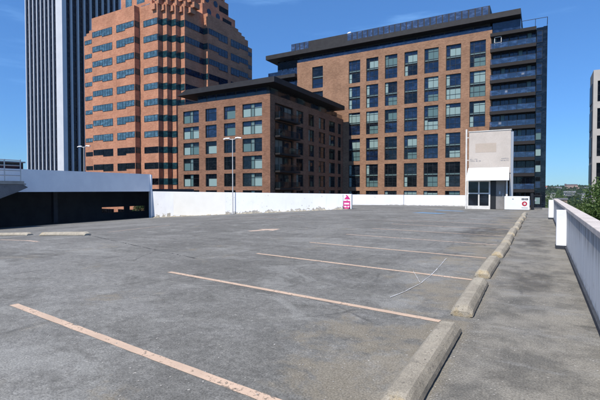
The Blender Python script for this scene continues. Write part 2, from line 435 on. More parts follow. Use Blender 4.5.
# ------------------------------------------------------------------ wheel stops
def stop_mesh(seed, L=2.1, W=.275, H=.135):
    rnd = random.Random(seed); b = MB()
    prof = [(-W/2+.03,0),(-W/2+.03,.018),(-W/2,.026),(-W/2+.012,.07),(-W/2+.045,H-.022),(-W/2+.070,H),(-.02,H+.002),(.02,H+.002),(W/2-.070,H),(W/2-.045,H-.022),(W/2-.012,.07),(W/2,.026),(W/2-.03,.018),(W/2-.03,0)]
    n = 44; rings = []
    for i in range(n+1):
        y = -L/2+L*i/n; e = min(i, n-i)
        sc = {0:.50, 1:.86, 2:.97}.get(e, 1.)
        ring = []
        for (x, z) in prof:
            j = noise.noise(Vector((x*9+seed*7, y*6, z*9)))*.005 + noise.noise(Vector((x*30+seed, y*25, z*30)))*.004
            zz = z*sc if e < 3 else z
            ring.append((x*(1 if e > 0 else .97)+j*(.8 if z > 0 else 0), y+j*.5, max(0, zz+(j if z > .02 else 0))))
        rings.append(len(b.v)); b.v += ring
    k = len(prof)
    for a, c in zip(rings, rings[1:]):
        for q in range(k-1):
            b.f.append((a+q, c+q, c+q+1, a+q+1)); b.m.append(0)
    b.f.append(tuple(rings[0]+q for q in range(k))); b.m.append(0)
    b.f.append(tuple(rings[-1]+k-1-q for q in range(k))); b.m.append(0)
    o = b.build('wheel_stop', M['stop'])
    return o
ords = ['second','third','fourth','fifth','sixth','seventh','eighth','ninth','tenth','eleventh','twelfth']
gname = 'concrete wheel stops in the long row beside the walkway'
ystart = [2.90, 5.63, 8.30, 10.98, 13.66, 16.35, 19.05, 21.75, 24.45, 27.15, 29.85]
for i, y0 in enumerate(ystart):
    o = stop_mesh(i+1); o.location = (-.885+.022*math.sin(i*2.3), y0+1.05, .002); o.rotation_euler.z = .013*math.sin(i*1.7)
    if i == 0: lab = 'concrete wheel stop nearest the camera, cut by the photo bottom, yellowish on its near end'
    elif i == len(ystart)-1: lab = 'farthest concrete wheel stop of the row, nearest the white board with the red ring'
    else: lab = ords[i-1]+' concrete wheel stop from the camera in the row beside the walkway'
    tag(o, lab, 'wheel stop', gname)
for i, (x0, x1, y) in enumerate([(-16.98,-13.95,9.38), (-21.3,-18.35,9.75)]):
    o = stop_mesh(30+i, L=(x1-x0)); xm = (x0+x1)/2
    o.location = (xm, y, zdeck(xm)-.01); o.rotation_euler = (0, 0, R(90)); 
    o.rotation_euler = (0, 0, R(-92))
    o.rotation_mode = 'XYZ'
    sl = math.atan2(zdeck(x1)-zdeck(x0), x1-x0)
    o.rotation_mode = 'QUATERNION'
    from mathutils import Quaternion
    o.rotation_quaternion = Quaternion((0,1,0), -sl) @ Quaternion((0,0,1), R(-92))
    tag(o, ['right one of the two tan wheel stops lying before the dark opening at left',
            'left one of the two tan wheel stops, cut by the left photo edge'][i], 'wheel stop', 'stray wheel stops on the left of the deck')

# grit: loose stones
rnd = random.Random(11); gr = MB()
def stone(x, y, s):
    z = zdeck(x); n0 = len(gr.v); a = rnd.random()*6
    for k in range(4): gr.v.append((x+s*math.cos(a+k*PI/2)*rnd.uniform(.7,1.2), y+s*math.sin(a+k*PI/2)*rnd.uniform(.7,1.2), z+.003))
    gr.v.append((x+rnd.uniform(-.3,.3)*s, y+rnd.uniform(-.3,.3)*s, z+s*rnd.uniform(.5,.9)))
    for k in range(4): gr.f.append((n0+k, n0+(k+1)%4, n0+4)); gr.m.append(0)
for _ in range(1600): stone(-.735+abs(rnd.gauss(0,.08)), rnd.uniform(2.3, 12), rnd.uniform(.003,.009))
for _ in range(900): stone(rnd.uniform(-9, .5), 2+abs(rnd.gauss(0, 6)), rnd.uniform(.004,.013))
for _ in range(300): stone(.5+rnd.uniform(-.12,.06), rnd.uniform(3, 25), rnd.uniform(.002,.008))
tag(gr.build('loose_gravel', M['concrete']), 'loose pale grit scattered over the deck and beside the wheel stops', 'gravel', kind='stuff')

# ------------------------------------------------------------------ right-hand parapet
t = empty('parapet_wall', (.62,12,0), 'long low grey streaked wall with pinkish cap and white piers along the right of the deck', 'wall')
b = MB(); b.box(.615,.78,-6,27.3,0,1.03); b.build('wall_face', M['streaked'], t)
b = MB()
yy = -6
for k in range(12):
    y1 = -6+(k+1)*33.45/12; b.box(.596,.82,yy+.004,y1-.004,1.033,1.115); yy = y1
b.build('wall_cap', M['cap'], t, bevel=.008)
b = MB(); b.box(.575,.612,-6,27.2,.002,.075); b.build('wall_base', M['concretedark'], t)
for (y0, y1) in ((13.45,13.80),(26.85,27.25)):
    b = MB(); b.box(.375,.612,y0,y1,.09,1.05); pr = b.build('pier', M['white'], t, bevel=.008)
    b = MB(); b.box(.36,.572,y0-.02,y1+.02,.003,.088); b.build('pier_base', M['concretedark'], pr)
b = MB(); b.box(-5.2,.9,39.1,39.5,.002,.16); tag(b.build('kerb', M['concrete']), kind='structure')

# ------------------------------------------------------------------ back walls
t = empty('parapet_wall', (-26,33.3,-1), 'high white painted wall with peeling brown patches along its foot, left of the magenta sign', 'wall')
b = MB(); zt = lambda x: 1.26+(-13.87-x)*.0079
b.v += [(-38.1,33.15,-2.2),(-13.87,33.15,-2.2),(-13.87,33.15,zt(-13.87)),(-38.1,33.15,zt(-38.1)),(-38.1,33.40,-2.2),(-13.87,33.40,-2.2),(-13.87,33.40,zt(-13.87)),(-38.1,33.40,zt(-38.1))]
for q in ((0,1,2,3),(1,5,6,2),(5,4,7,6),(4,0,3,7),(3,2,6,7),(0,4,5,1)): b.f.append(q); b.m.append(0)
b.build('wall_face', M['parapet'], t)
b = MB(); b.box(-34.6,-27.4,33.143,33.147,-1.1,zt(-31)-.02); b.build('paint_patch', M['parapatch'], t)
b = MB()
for k in range(60):      # crumbled debris line along the foot
    x = -37.6+k*.395+rnd.uniform(-.1,.1); w = rnd.uniform(.12,.5); hh = rnd.uniform(.02,.09)
    z = zdeck(x); n0 = len(b.v)
    b.v += [(x-w/2,33.13,z),(x+w/2,33.13,z),(x+w*.2,33.13,z+hh),(x-w*.3,33.13,z+hh*.8),(x-w/2,32.9,z),(x+w/2,32.93,z)]
    b.f += [(n0,n0+4,n0+5,n0+1),(n0+4,n0+3,n0+2,n0+5),(n0,n0+3,n0+4),(n0+1,n0+5,n0+2)]; b.m += [0]*4
b.build('crumbled_mortar', noisy('tan_crumbled_mortar', (.42,.37,.27), (.30,.26,.18), 3), t)

t = empty('parapet_wall', (-12,44,0), 'low plain white wall across the back between the magenta sign and the stair tower', 'wall')
b = MB(); b.box(-22,-5.75,44,44.22,-.6,1.09); b.build('wall_face', M['parapetclean'], t)
b = MB(); b.box(-12.52,-12.48,43.985,43.998,0,1.09); b.build('joint', M['greyink'], t)

# magenta sign at the end of the wall
t = empty('wall_sign', (-14.2,33.1,0), 'magenta and white painted sign standing at the right end of the peeling white wall', 'sign')
X0, X1 = -14.57, -13.84; YS = 33.10; b = MB(); b.box(X0,X1,YS,YS+.03,.02,1.22); b.build('board', M['white'], t)
b = MB(); w = X1-X0
def sq(u0, u1, v0, v1, y=YS-.006): b.box(X0+u0*w, X0+u1*w, y, YS-.001, .02+v0*1.2, .02+v1*1.2)
sq(0,.85,0,.10); sq(0,.10,.0,.55); sq(.72,.85,0,.55); sq(.40,.50,.10,.22); sq(.10,.72,.20,.30); sq(.10,.72,.42,.55); sq(.42,.52,.55,.62)
yk = YS-.006
b.poly([(X0+.08*w,yk,.02+.66*1.2),(X0+.88*w,yk,.02+.66*1.2),(X0+.62*w,yk,.02+.86*1.2),(X0+.42*w,yk,.02+.98*1.2),(X0+.28*w,yk,.02+.96*1.2),(X0+.40*w,yk,.02+.86*1.2)])
b.build('painted_mark', M['magenta'], t)
b = MB(); b.box(X1,X1+.05,YS-.01,YS+.04,0,1.28); b.build('post', M['steel'], t)
b = MB(); b.box(X0-.04,X0,YS-.01,YS+.04,0,1.22); b.build('post', M['steel'], t)

# ------------------------------------------------------------------ lamps
def lamp(x, y, z0, ztop, label, span=2.0, r=.055):
    t = empty('lamp_post', (x,y,z0), label, 'street lamp', 'double-headed lamp posts')
    b = MB(); b.tube([(x,y,z0),(x,y,z0+.25)], .09, 12); b.tube([(x,y,z0+.25),(x,y,ztop)], [r, r*.7], 12); b.build('pole', M['palepole'], t, smooth=False)
    b = MB(); b.box(x-.2,x+.2,y-.2,y+.2,z0-.02,z0+.05); b.build('base_plate', M['steel'], t)
    for s in (-1, 1):
        b = MB(); b.tube([(x,y,ztop-.12),(x+s*.25*span,y,ztop-.02)], .035, 8); b.build('arm', M['palepole'], t)
        b = MB(); n0 = len(b.v)
        xa, xb = x+s*.18*span, x+s*.54*span
        prof = [(xa,.10,-.02),(xb,.16,-.05)]
        pts = []
        for (xx, hw, dz) in ((xa,.07,0),((xa+xb)/2,.18,0),(xb,.10,-.05)):
            pts += [(xx,y-hw,ztop+dz),(xx,y+hw,ztop+dz),(xx,y+hw*.6,ztop+.10+dz),(xx,y-hw*.6,ztop+.10+dz)]
        b.v += pts
        for i in (0,4):
            for k in range(4): b.f.append((i+k,i+(k+1)%4,i+4+(k+1)%4,i+4+k)); b.m.append(0)
        b.f += [(3,2,1,0),(8,9,10,11)]; b.m += [0,0]
        hd = b.build('lamp_head', M['white'], t)
        b = MB(); b.box(min(xa,xb)+.12,max(xa,xb)-.12,y-.10,y+.10,ztop-.035,ztop-.004); b.build('lens', M['blind'], hd)
    return t
lamp(-26.2, 32.8, zdeck(-26.2), 6.62, 'tall thin pale lamp post with two flat heads in front of the peeling white wall')
lamp(-48, 31.7, 1.75, 6.85, 'lamp post with two flat heads rising behind the grey ramp parapet at left', 2.2)

# ------------------------------------------------------------------ upper ramp at left with dark opening below
t = empty('ramp_structure', (-42,20,-1.5), 'raised parking level at left with a long pale grey fascia over a dark opening', 'parking ramp')
b = MB(); b.box(-38.15,-38.0,-10,33.05,1.44,3.36); b.build('fascia', M['fascia'], t)
b = MB(); b.box(-60,-38.16,-10,40,1.46,1.72); b.build('slab', M['concretedark'], t)  # carried on past the back wall to keep the opening dark
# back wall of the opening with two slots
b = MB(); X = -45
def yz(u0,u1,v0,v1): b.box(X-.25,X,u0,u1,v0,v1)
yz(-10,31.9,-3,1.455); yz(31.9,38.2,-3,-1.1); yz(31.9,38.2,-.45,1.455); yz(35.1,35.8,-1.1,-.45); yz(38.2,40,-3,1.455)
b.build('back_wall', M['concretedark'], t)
b = MB(); b.box(-45,-38.2,39.6,39.9,-3,1.455); b.box(-45,-38,-10,-9.7,-3,1.455); b.build('end_wall_and_light_block', M['concretedark'], t)  # far end wall, plus an unseen near one added to block light
b = MB(); b.box(-38.35,-38.02,33.06,33.14,-1.6,1.435); b.box(-38.02,-37.86,32.95,33.14,-1.6,3.30); b.build('end_post', M['fascia'], t)
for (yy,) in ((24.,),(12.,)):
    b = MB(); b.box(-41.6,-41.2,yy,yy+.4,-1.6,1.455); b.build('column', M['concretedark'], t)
# upper ramp landing with railing
t = empty('ramp_landing', (-35.5,14,0), 'concrete landing with steel pipe railing jutting in at the left edge of the photo', 'ramp landing')
b = MB(); b.box(-37.9,-34,4,17.6,2.04,2.27); b.build('slab', M['concrete'], t)
b = MB(); b.box(-35.4,-34.6,17.6,18.05,2.0,2.1);  b.v=b.v
b.build('slab_tongue', M['concrete'], t)
b = MB(); pr = [(4,2.03),(17.55,2.03),(17.9,1.80),(17.15,1.45),(15.9,.95),(4,-1.4)]
n0 = 0
b.v += [(-34.05,y,z) for y, z in pr]+[(-37.9,y,z) for y, z in pr]; k = len(pr)
b.f += [tuple(range(k-1,-1,-1)), tuple(range(k,2*k))]; b.m += [0,0]
for i in range(k): j=(i+1)%k; b.f.append((i,j,k+j,k+i)); b.m.append(0)
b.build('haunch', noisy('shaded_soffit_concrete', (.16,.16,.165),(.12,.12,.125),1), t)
rt = MB()
for z in (3.82,3.42,3.05,2.68): rt.tube([(-34.1,4,z),(-34.1,17.35,z)], .035, 8)
rt.build('rail', M['steel'], t)
for y in (6,8.3,10.6,13,15.2,16.3,17.4):
    b = MB(); b.tube([(-34.1,y,2.27),(-34.1,y,3.86 if y<17.4 else 3.9)], .04, 8); b.build('railing_post', M['steel'], t)

# low blue-glass building seen past the railing
t = empty('office_building', (-120,55,-16), 'low dark blue glass office seen through the railing at the left edge', 'building')
b = MB(); b.box(-150,-90.3,20,46.6,-16,7.0); b.build('wall', M['glassteal'], t)
b = MB(); b.box(-150.3,-90,19.7,46.9,7.0,7.25); b.build('roof', M['steel'], t)
for k in range(4):
    b = MB(); b.box(-90.28,-90.22,20.2,46.4,5.5-2.6*k,6.4-2.6*k); b.build('window', M['glassblue'], t)

# ------------------------------------------------------------------ facade tools
class Face:
    """axis 'y': faces -Y at y=c (u = x).  axis 'x': faces +X at x=c (u = y).  d = depth inwards"""
    def __init__(s, ax, c): s.ax = ax; s.c = c
    def P(s, u, z, d): return (u, s.c+d, z) if s.ax == 'y' else (s.c-d, u, z)
    def box(s, mb, u0, u1, z0, z1, d0, d1, m=0):
        a, b_ = s.P(u0, z0, d0), s.P(u1, z1, d1)
        mb.box(a[0], b_[0], a[1], b_[1], a[2], b_[2], m)
    def holes(s, mb, u0, u1, z0, z1, op, depth=.35, m=0, mr=None):
        mr = m if mr is None else mr
        us = sorted({u0, u1, *[min(max(v, u0), u1) for o in op for v in o[:2]]}); zs = sorted({z0, z1, *[min(max(v, z0), z1) for o in op for v in o[2:4]]})
        inside = lambda u, z: any(o[0] < u < o[1] and o[2] < z < o[3] for o in op)
        for j in range(len(zs)-1):
            i = 0; zc = (zs[j]+zs[j+1])/2
            while i < len(us)-1:
                if inside((us[i]+us[i+1])/2, zc): i += 1; continue
                k = i
                while k+1 < len(us)-1 and not inside((us[k+1]+us[k+2])/2, zc): k += 1
                mb.poly([s.P(us[i],zs[j],0), s.P(us[k+1],zs[j],0), s.P(us[k+1],zs[j+1],0), s.P(us[i],zs[j+1],0)], m)
                i = k+1
        for o in op:
            a, c, e, f_ = o[:4]
            for (p, q) in (((a,e),(a,f_)), ((a,f_),(c,f_)), ((c,f_),(c,e)), ((c,e),(a,e))):
                mb.poly([s.P(p[0],p[1],0), s.P(q[0],q[1],0), s.P(q[0],q[1],depth), s.P(p[0],p[1],depth)], mr)

GL = [M['glass'], M['glassblue'], M['blind'], M['blind2'], M['spandrel'], M['glassblack']]
def win(parent, F, u0, u1, z0, z1, panes, bars_u=(), bars_z=(), d=.22, fw=.09, name='window'):
    """panes: list of (u0,u1,z0,z1,mat index) in 0..1 ; frame carries pane as a sub-part"""
    b = MB(); W = u1-u0; H = z1-z0
    F.box(b, u0, u1, z0, z0+fw, d-.05, d+.04); F.box(b, u0, u1, z1-fw, z1, d-.05, d+.04)
    F.box(b, u0, u0+fw, z0+fw, z1-fw, d-.05, d+.04); F.box(b, u1-fw, u1, z0+fw, z1-fw, d-.05, d+.04)
    for x, w in bars_u: F.box(b, u0+x*W-w/2, u0+x*W+w/2, z0+fw, z1-fw, d-.045, d+.035)
    for x, w in bars_z: F.box(b, u0+fw, u1-fw, z0+x*H-w/2, z0+x*H+w/2, d-.04, d+.03)
    fr = b.build(name, M['frame'], parent)
    b = MB()
    for (a, c, e, f_, mi) in panes:
        pts = [F.P(u0+a*W, z0+e*H, d+.02), F.P(u0+c*W, z0+e*H, d+.02), F.P(u0+c*W, z0+f_*H, d+.02), F.P(u0+a*W, z0+f_*H, d+.02)]
        b.poly(pts, mi)
    b.build('pane', GL, fr)
    return fr

# ------------------------------------------------------------------ big brick building
rw = random.Random(5)
BY = 95
t = empty('apartment_building', (-27,BY,-16), 'tall brown brick block with double-height windows and glass balconies on its right end', 'building')
cols = [(-40.5,-37.57),(-36.06,-33.11),(-31.52,-28.63),(-27.0,-24.08),(-22.59,-19.55),(-18.01,-14.95),(-13.24,-10.15)]
tops = [32.5-6.215*k for k in range(8)]
ops = []
for (a, c) in [(-50.44,-47.44)]+cols:
    for z in tops:
        if z-5.35 > -16: ops.append((a, c, z-5.35, z))
F = Face('y', BY); b = MB(); F.holes(b, -54.85, -9.0, -16, 34.2, ops, .3)
b.poly([(-54.85,BY,34.2),(-9,BY,34.2),(-9,BY+.5,34.2),(-54.85,BY+.5,34.2)]); b.box(-54.85,-9.01,BY+.36,BY+22,-16,34.15); b.poly([(-54.85,BY,-16),(-54.85,BY,34.2),(-54.85,BY+.4,34.2),(-54.85,BY+.4,-16)])
b.build('wall', M['brick'], t)
for (a, c, z0, z1) in ops:
    if z0 < -11: continue
    hi = z1 > 12  # upper panes bluer, lower ones blacker: reflections painted by glass choice
    def half(e, f_):
        r = rw.random(); gl = 1 if (hi and rw.random() < .75) else (0 if rw.random() < .6 or hi else 5)
        if a < -45: return [(0,1,e,f_,gl)]
        s = .26
        out = []
        split = e+(f_-e)*rw.choice([.0,.0,.35,.55,.72])
        bl = 2 if rw.random() < .6 else 3
        if r < .5:                  # blind drawn behind the wide pane
            top = f_-(f_-e)*rw.choice([0,.2,.35])
            out += [(s,1,e,top,bl), (s,1,top,f_,gl)] if top < f_ else [(s,1,e,f_,bl)]
            out += [(0,s,e,f_,gl if rw.random() < .6 else bl)]
        elif r < .8:
            out += [(0,1,e,f_,gl)]
        else:
            out += [(0,s,e,f_,2), (s,1,e,f_,gl)]
        return out
    P = half(0,.43)+half(.56,1)+[(0,1,.43,.49,5),(0,1,.49,.56,4)]
    win(t, F, a, c, z0, z1, P, [] if a < -45 else [(.26,.09),(.63,.05)], [(.43,.10),(.49,.08),(.56,.08),(.20,.05),(.86,.05)], .26, .11)
# penthouse level and canopy
b = MB(); b.box(-56.5,-9.6,BY+1.4,BY+18,34.25,35.75); b.build('penthouse_wall', M['frame'], t)
for k in range(15):
    x = -54+k*2.95
    b = MB(); b.box(x+.1,x+2.75,BY+1.34,BY+1.38,34.3,35.7); b.build('penthouse_window', M['glassblue'], t)
b = MB(); b.box(-54.8,-9.1,BY+.12,BY+.16,34.22,34.95); b.build('terrace_glass', M['glassblue'], t)
b = MB(); b.prism([(-64,94.2),(-3.85,94.2),(-3.85,113),(-64,113)], 36.1, 37.2)
b.box(-56.5,-9.6,BY+1.45,BY+18,35.75,36.1)
b.build('canopy', M['roofdark'], t)
b = MB()
for (a, c) in ((-56.4,-51.6),(-51.6,-41.2),(-41.2,-9.45)):
    b.box(a,c,BY-.3,BY+14,37.21,39.1)
b.build('roof_screen', M['roofdark'], t)
spm = glass('screen_blue_panel', (.03,.05,.10), .2, .6)
x = -56.3
while x < -9.9:
    if not (-51.8 < x < -41.4):
        b = MB(); b.box(x,x+1.05,BY-.37,BY-.31,37.3,39.0); b.build('screen_panel', spm, t)
    x += 1.3
# satellite dish
b = MB(); b.tube([(-41.0,BY+1.5,38.55),(-41.0,BY+1.5,39.3)], .06, 8)
for k in range(6):
    a0, a1 = k/6*PI/2, (k+1)/6*PI/2
b.tube([(-41.0,BY+1.6,39.3),(-41.05,BY+1.45,39.45),(-41.1,BY+1.3,39.6),(-41.15,BY+1.2,39.75),(-41.2,BY+1.15,39.85)], [.15,.55,.7,.6,.2], 14)
b.build('satellite_dish', M['white'], t, smooth=True)
# left dark glass wing
b = MB(); b.box(-61.5,-54.9,BY+1.2,BY+18,-16,35.7); b.build('glass_wing', M['glassblack'], t)
for k in range(4):
    z = 31.1-3.1*k
    b = MB(); b.box(-63.2,-54.9,BY-1,BY+1.2,z-.55,z+.3); sl = b.build('terrace_slab', M['roofdark'], t)
    b = MB(); b.box(-63.1,-54.95,BY-.95,BY-.91,z+.3,z+1.3); b.build('terrace_glass', M['glassblue'], sl)
    b = MB()
    for q in range(4): b.box(-61.4+q*1.65,-60.0+q*1.65,BY+1.12,BY+1.17,z+.5,z+2.4)
    b.build('wing_window', M['glassblue'], t)
# right glass end with balconies
b = MB(); b.box(-9.0,.75,BY+1.3,BY+20,-16,33.2); b.build('glass_end_wall', M['frame'], t)
F2 = Face('y', BY+.25)
b = MB(); b.box(-8.98,-1.12,BY+.30,BY+1.28,-16,33.0); b.build('inner_wall', M['frame'], t)
zs_ = [32.97-3.13*k-.1 for k in range(15)]
for k, z in enumerate(zs_):
    zz0 = z-3.13+.35; zz1 = z-.45
    for q in range(5):
        a = -8.9+q*1.55; 
        gi = 1 if z > 12 else (0 if z > 3 else 5)  # glass tone by height imitates what the panes reflect
        if rw.random() < .15: gi = 0
        P = [(0,1,0,1,gi)]
        if rw.random() < .2: P = [(0,.5,0,1,3 if z > 12 else 0),(.5,1,0,1,gi)]
        win(t, F2, a, a+1.5, zz0, zz1, P, [(.5,.05)], [], -.02, .07, 'balcony_door')
    a = -1.05
    P = [(0,1,0,.62,rw.choice([2,2,3,1]) if k>3 else 1),(0,1,.62,1,1 if z > 10 else 5)]
    win(t, Face('y', BY-.3), a, -.1, z-2.75, z-.5, P, [], [(.62,.05)], -.03, .05, 'end_window')
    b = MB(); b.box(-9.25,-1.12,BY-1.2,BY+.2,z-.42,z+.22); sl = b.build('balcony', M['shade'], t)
    if k > 0:
        b = MB()
        b.box(-9.2,-1.2,BY-1.16,BY-1.14,z+.25,z+1.25); gm = b.build('balustrade', None or glass('balustrade_glass', (.03,.06,.12), .05, .7), sl) if k == 1 else b.build('balustrade', bpy.data.materials['balustrade_glass'], sl)
        b = MB(); b.box(-9.22,-1.18,BY-1.18,BY-1.12,z+1.26,z+1.31)
        for q in range(6): b.box(-9.2+q*1.6,-9.16+q*1.6,BY-1.19,BY-1.17,z+.22,z+1.26)
        b.build('handrail', M['dark'], sl)
b = MB(); b.box(-1.1,.72,BY-.28,BY+1.29,-16,33.0); b.box(.05,.75,BY-.6,BY-.28,-16,33.0); b.build('end_pier', M['glass'], t)
bm = bpy.data.materials['balustrade_glass']
bb = bm.node_tree.nodes['Principled BSDF']; bb.inputs['Alpha'].default_value = .55
bm = bm.copy(); bm.name = 'shaded_balustrade_glass'; bb = bm.node_tree.nodes['Principled BSDF']; bm.node_tree.links.remove(bb.inputs['Base Color'].links[0]); bb.inputs['Base Color'].default_value = (.008,.014,.018,1); bb.inputs['Alpha'].default_value = .4; bb.inputs['Specular IOR Level'].default_value = .4  # darker copy with the side wall's shade put into its colour
# furniture on balconies: white frame top left, bits
b = MB(); 
for (x0,x1,z0,z1) in ((-8.5,-8.4,30.1,32.3),(-7.3,-7.2,30.1,32.3),(-8.5,-7.2,32.2,32.3),(-8.5,-7.2,31.1,31.18)): b.box(x0,x1,BY-.9,BY-.8,z0,z1)
tag(b.build('clothes_frame', M['whitepost']), 'white upright frame on the topmost glass balcony of the tall brick block', 'frame')
rr = random.Random(8)
for k, (z, xa, lab) in enumerate([(zs_[4]+.22,-6.5,'small white patio chair on the balcony fifth from the top of the brick block'),(zs_[3]+.22,-3.6,'white patio chair on the balcony fourth from the top, right half'),(zs_[6]+.22,-7.6,'low white patio chair on the balcony just above the stair tower')]):
    b = MB(); b.box(xa,xa+.5,BY-1.0,BY-.6,z+.40,z+.46); b.box(xa,xa+.5,BY-.6,BY-.55,z+.46,z+.95)
    for dx in (.02,.44):
        for dy in (-.98,-.64): b.box(xa+dx,xa+dx+.04,BY+dy,BY+dy+.04,z,z+.40)
    tag(b.build('patio_chair', M['white']), lab, 'chair')
# roof terrace rail
rt = MB()
for z in (34.45,): rt.tube([(-3.7,BY-1.2,z),(.7,BY-1.2,z)], .05, 6)
for x in (-3.7,-1.3,.7): rt.tube([(x,BY-1.2,33.1),(x,BY-1.2,34.45)], .05, 6)
rt.tube([(.7,BY-1.2,34.45),(.7,BY+8,34.45)], .05, 6)
rt.build('terrace_rail', M['dark'], t)
b = MB(); b.box(-9,-3.9,BY+.6,BY+14,33.3,35.7); b.build('penthouse_end', M['glassblue'], t)

# ------------------------------------------------------------------ mid brick building
MY = 63; MX = -41.9
t = empty('brick_building', (-53,MY,-16), 'six-storey red brick block with dark overhanging roof and square windows, left of the taller one', 'building')
mc = [(-62.86,-58.68),(-56.99,-54.19),(-52.38,-49.65),(-48.0,-43.64)]
mt = [17.35-3.16*k for k in range(10)]
ops = [(a, c, z-2.45, z) for (a, c) in mc for z in mt if z-2.5 > -15]
F = Face('y', MY); b = MB(); F.holes(b, -64.35, MX, -16, 18.7, ops, .3)
G_ = Face('x', MX)
sc = [(72.3,75.1),(77.3,79.8),(82.0,85.1),(87.1,90.3),(91.9,93.7)]
ops2 = [(a, c, z-2.45, z) for (a, c) in sc for z in mt if z-2.5 > -15]
balc = [(64.6,71.2,z-2.8,z+.05) for z in mt if z-2.9 > -15]
G_.holes(b, MY, 94.9, -16, 18.7, ops2+balc, .3)
b.box(-64.3,-42.25,MY+.35,94.9,18.4,18.68)
b.poly([(-64.35,MY,-16),(-64.35,94.9,-16),(-64.35,94.9,18.7),(-64.35,MY,18.7)])
b.poly([(-64.35,MY,18.7),(MX,MY,18.7),(MX,94.9,18.7),(-64.35,94.9,18.7)])
b.build('wall', M['brick_red'], t)
def square(a, c, z0, z1, F, wide, lit=True):
    if z0 < -8: return
    r = rw.random; P = []
    if lit:
        gt = 1 if z1 > 13 else 0
        if z1 < 9: gt = 0 if r() < .5 else 5
        if wide:
            P = [(0,.42,0,.62,rw.choice([2,3,gt,2])),(0,.42,.62,1,gt),(.42,.60,0,1,rw.choice([3,4])),(.60,1,0,.70,rw.choice([2,2,3,gt])),(.60,1,.70,1,gt)]
        else:
            s = r()
            if s < .45: P = [(0,.22,0,1,gt),(.22,1,0,.62,2 if r() < .7 else 3),(.22,1,.62,1,gt)]
            else: P = [(0,1,0,1,gt)]
    else:
        P = [(0,1,0,1,5 if r() < .5 else 0)]
        if r() < .5: P = [(0,.4,0,1,3),(.4,1,0,1,0)]
    win(t, F, a, c, z0, z1, P, [(.42,.09),(.60,.09)] if wide else [(.22 if lit else .4,.07)], [(.66,.05)] if lit else [(.62,.05)], .2, .10)
for i, (a, c, z0, z1) in enumerate(ops): square(a, c, z0, z1, F, (a < -60 or a > -49))
for (a, c, z0, z1) in ops2: square(a, c, z0, z1, G_, False, False)
b = MB()
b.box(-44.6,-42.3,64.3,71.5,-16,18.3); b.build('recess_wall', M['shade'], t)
for z in mt:
    if z-2.8 < -6: continue
    for (y0, y1) in ((65.0,67.6),(68.2,70.8)):
        b = MB(); b.box(-42.28,-42.22,y0,y1,z-2.6,z-.2); fr = b.build('balcony_door', M['frame'], t)
        b = MB(); b.box(-42.2,-42.18,y0+.12,y0+1.2,z-2.5,z-.3); b.box(-42.2,-42.18,y0+1.35,y1-.12,z-2.5,z-.3); b.build('pane', rw.choice([M['glass'],M['blind2'],M['glass']]), fr)
for z in mt:
    z = z-2.75
    if z < -6: continue
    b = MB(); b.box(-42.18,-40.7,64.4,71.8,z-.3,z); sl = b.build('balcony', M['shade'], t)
    b = MB(); b.box(-40.76,-40.73,64.45,71.75,z+.02,z+1.1); b.box(-41.85,-40.76,64.45,64.48,z+.02,z+1.1); b.build('balustrade', bm, sl)
    b = MB(); b.box(-40.78,-40.71,64.43,71.77,z+1.11,z+1.16); b.build('handrail', M['dark'], sl)
# penthouse and roof
b = MB(); b.box(-60.5,-43.2,MY+1.6,92.5,18.72,20.5); b.build('penthouse_wall', M['frame'], t)
for k in range(7):
    x = -60.2+k*2.4; b = MB(); b.box(x,x+2.1,MY+1.52,MY+1.58,18.8,20.3); b.build('penthouse_window', M['glassblue'], t)
for k in range(9):
    y = MY+2.2+k*3.3; b = MB(); b.box(-43.18,-43.12,y,y+2.3,18.8,20.3); b.build('penthouse_window', M['glass'] if k%3 else M['blind2'], t)
b = MB(); b.box(-64,MX-.1,MY+.1,MY+.14,18.72,19.3); b.box(MX-.14,MX-.1,MY+.2,94.5,18.72,19.6); b.build('terrace_glass', bm, t)
b = MB(); xa, xb = -64.6, -40.5
# roof slab with its left end tapering to a thin blade
pr = [(xa,20.25),(-60.2,20.3),(xb,20.3),(xb,21.15),(-61.4,21.15),(-62.3,20.7)]
pr = [(-63.8,20.42),(xb,20.45),(xb,21.4),(-61.4,21.4)]
k = len(pr); b.v += [(x,62.2,z) for x, z in pr]+[(x,92.6,z) for x, z in pr]
b.f += [tuple(range(k)), tuple(range(2*k-1,k-1,-1))]; b.m += [0,0]
for i in range(k): j=(i+1)%k; b.f.append((j,i,k+i,k+j)); b.m.append(0)
b.build('roof', M['roofdark'], t)

# ------------------------------------------------------------------ orange tower with sawtooth corner
t = empty('office_tower', (-90,80,-16), 'orange brick office tower with blue ribbon windows and a sawtooth corner', 'building')
plan = [(-109.9,73),(-102.1,73),(-102.1,70),(-85.73,70),(-85.73,71.47),(-79.36,71.47),(-79.36,72.85),(-77.86,72.85),(-77.86,74.27),(-76.38,74.27),(-76.38,75.7),(-74.9,75.7),(-74.9,82.24),(-73.5,82.24),(-73.5,99.2),(-75.6,99.2),(-75.6,104.0),(-109.9,104.0)]
b = MB(); b.prism(plan, -16, 43.8)
# stepped tops of the two outer ends, full height in the middle
steps = [(-109.9,-108.6,0),( -108.6,-107.2,.9),(-107.2,-105.8,1.7),(-105.8,-104.4,2.3),(-104.4,-102.6,2.8)]
def cut(x0, y1, z0, z1, inset=0):
    pl = [(x0,73+inset),(-102.1,73+inset),(-102.1,70+inset),(-85.73,70+inset),(-85.73,71.47),(-79.36,71.47),(-79.36,72.85),(-77.86,72.85),(-77.86,74.27),(-76.38,74.27),(-76.38,75.7),(-74.9,75.7),(-74.9,82.24),(-73.5,82.24),(-73.5,y1),(-100,y1)]
    b.prism(pl, z0, z1)
z = 43.8
for (x0, y1, dz) in ((-108.8,99.2,.55),(-107.6,97.7,.6),(-106.2,96.2,.6),(-104.6,94.7,.6)):
    cut(x0, y1, z, z+dz); z += dz
b.build('wall', M['orange'], t)
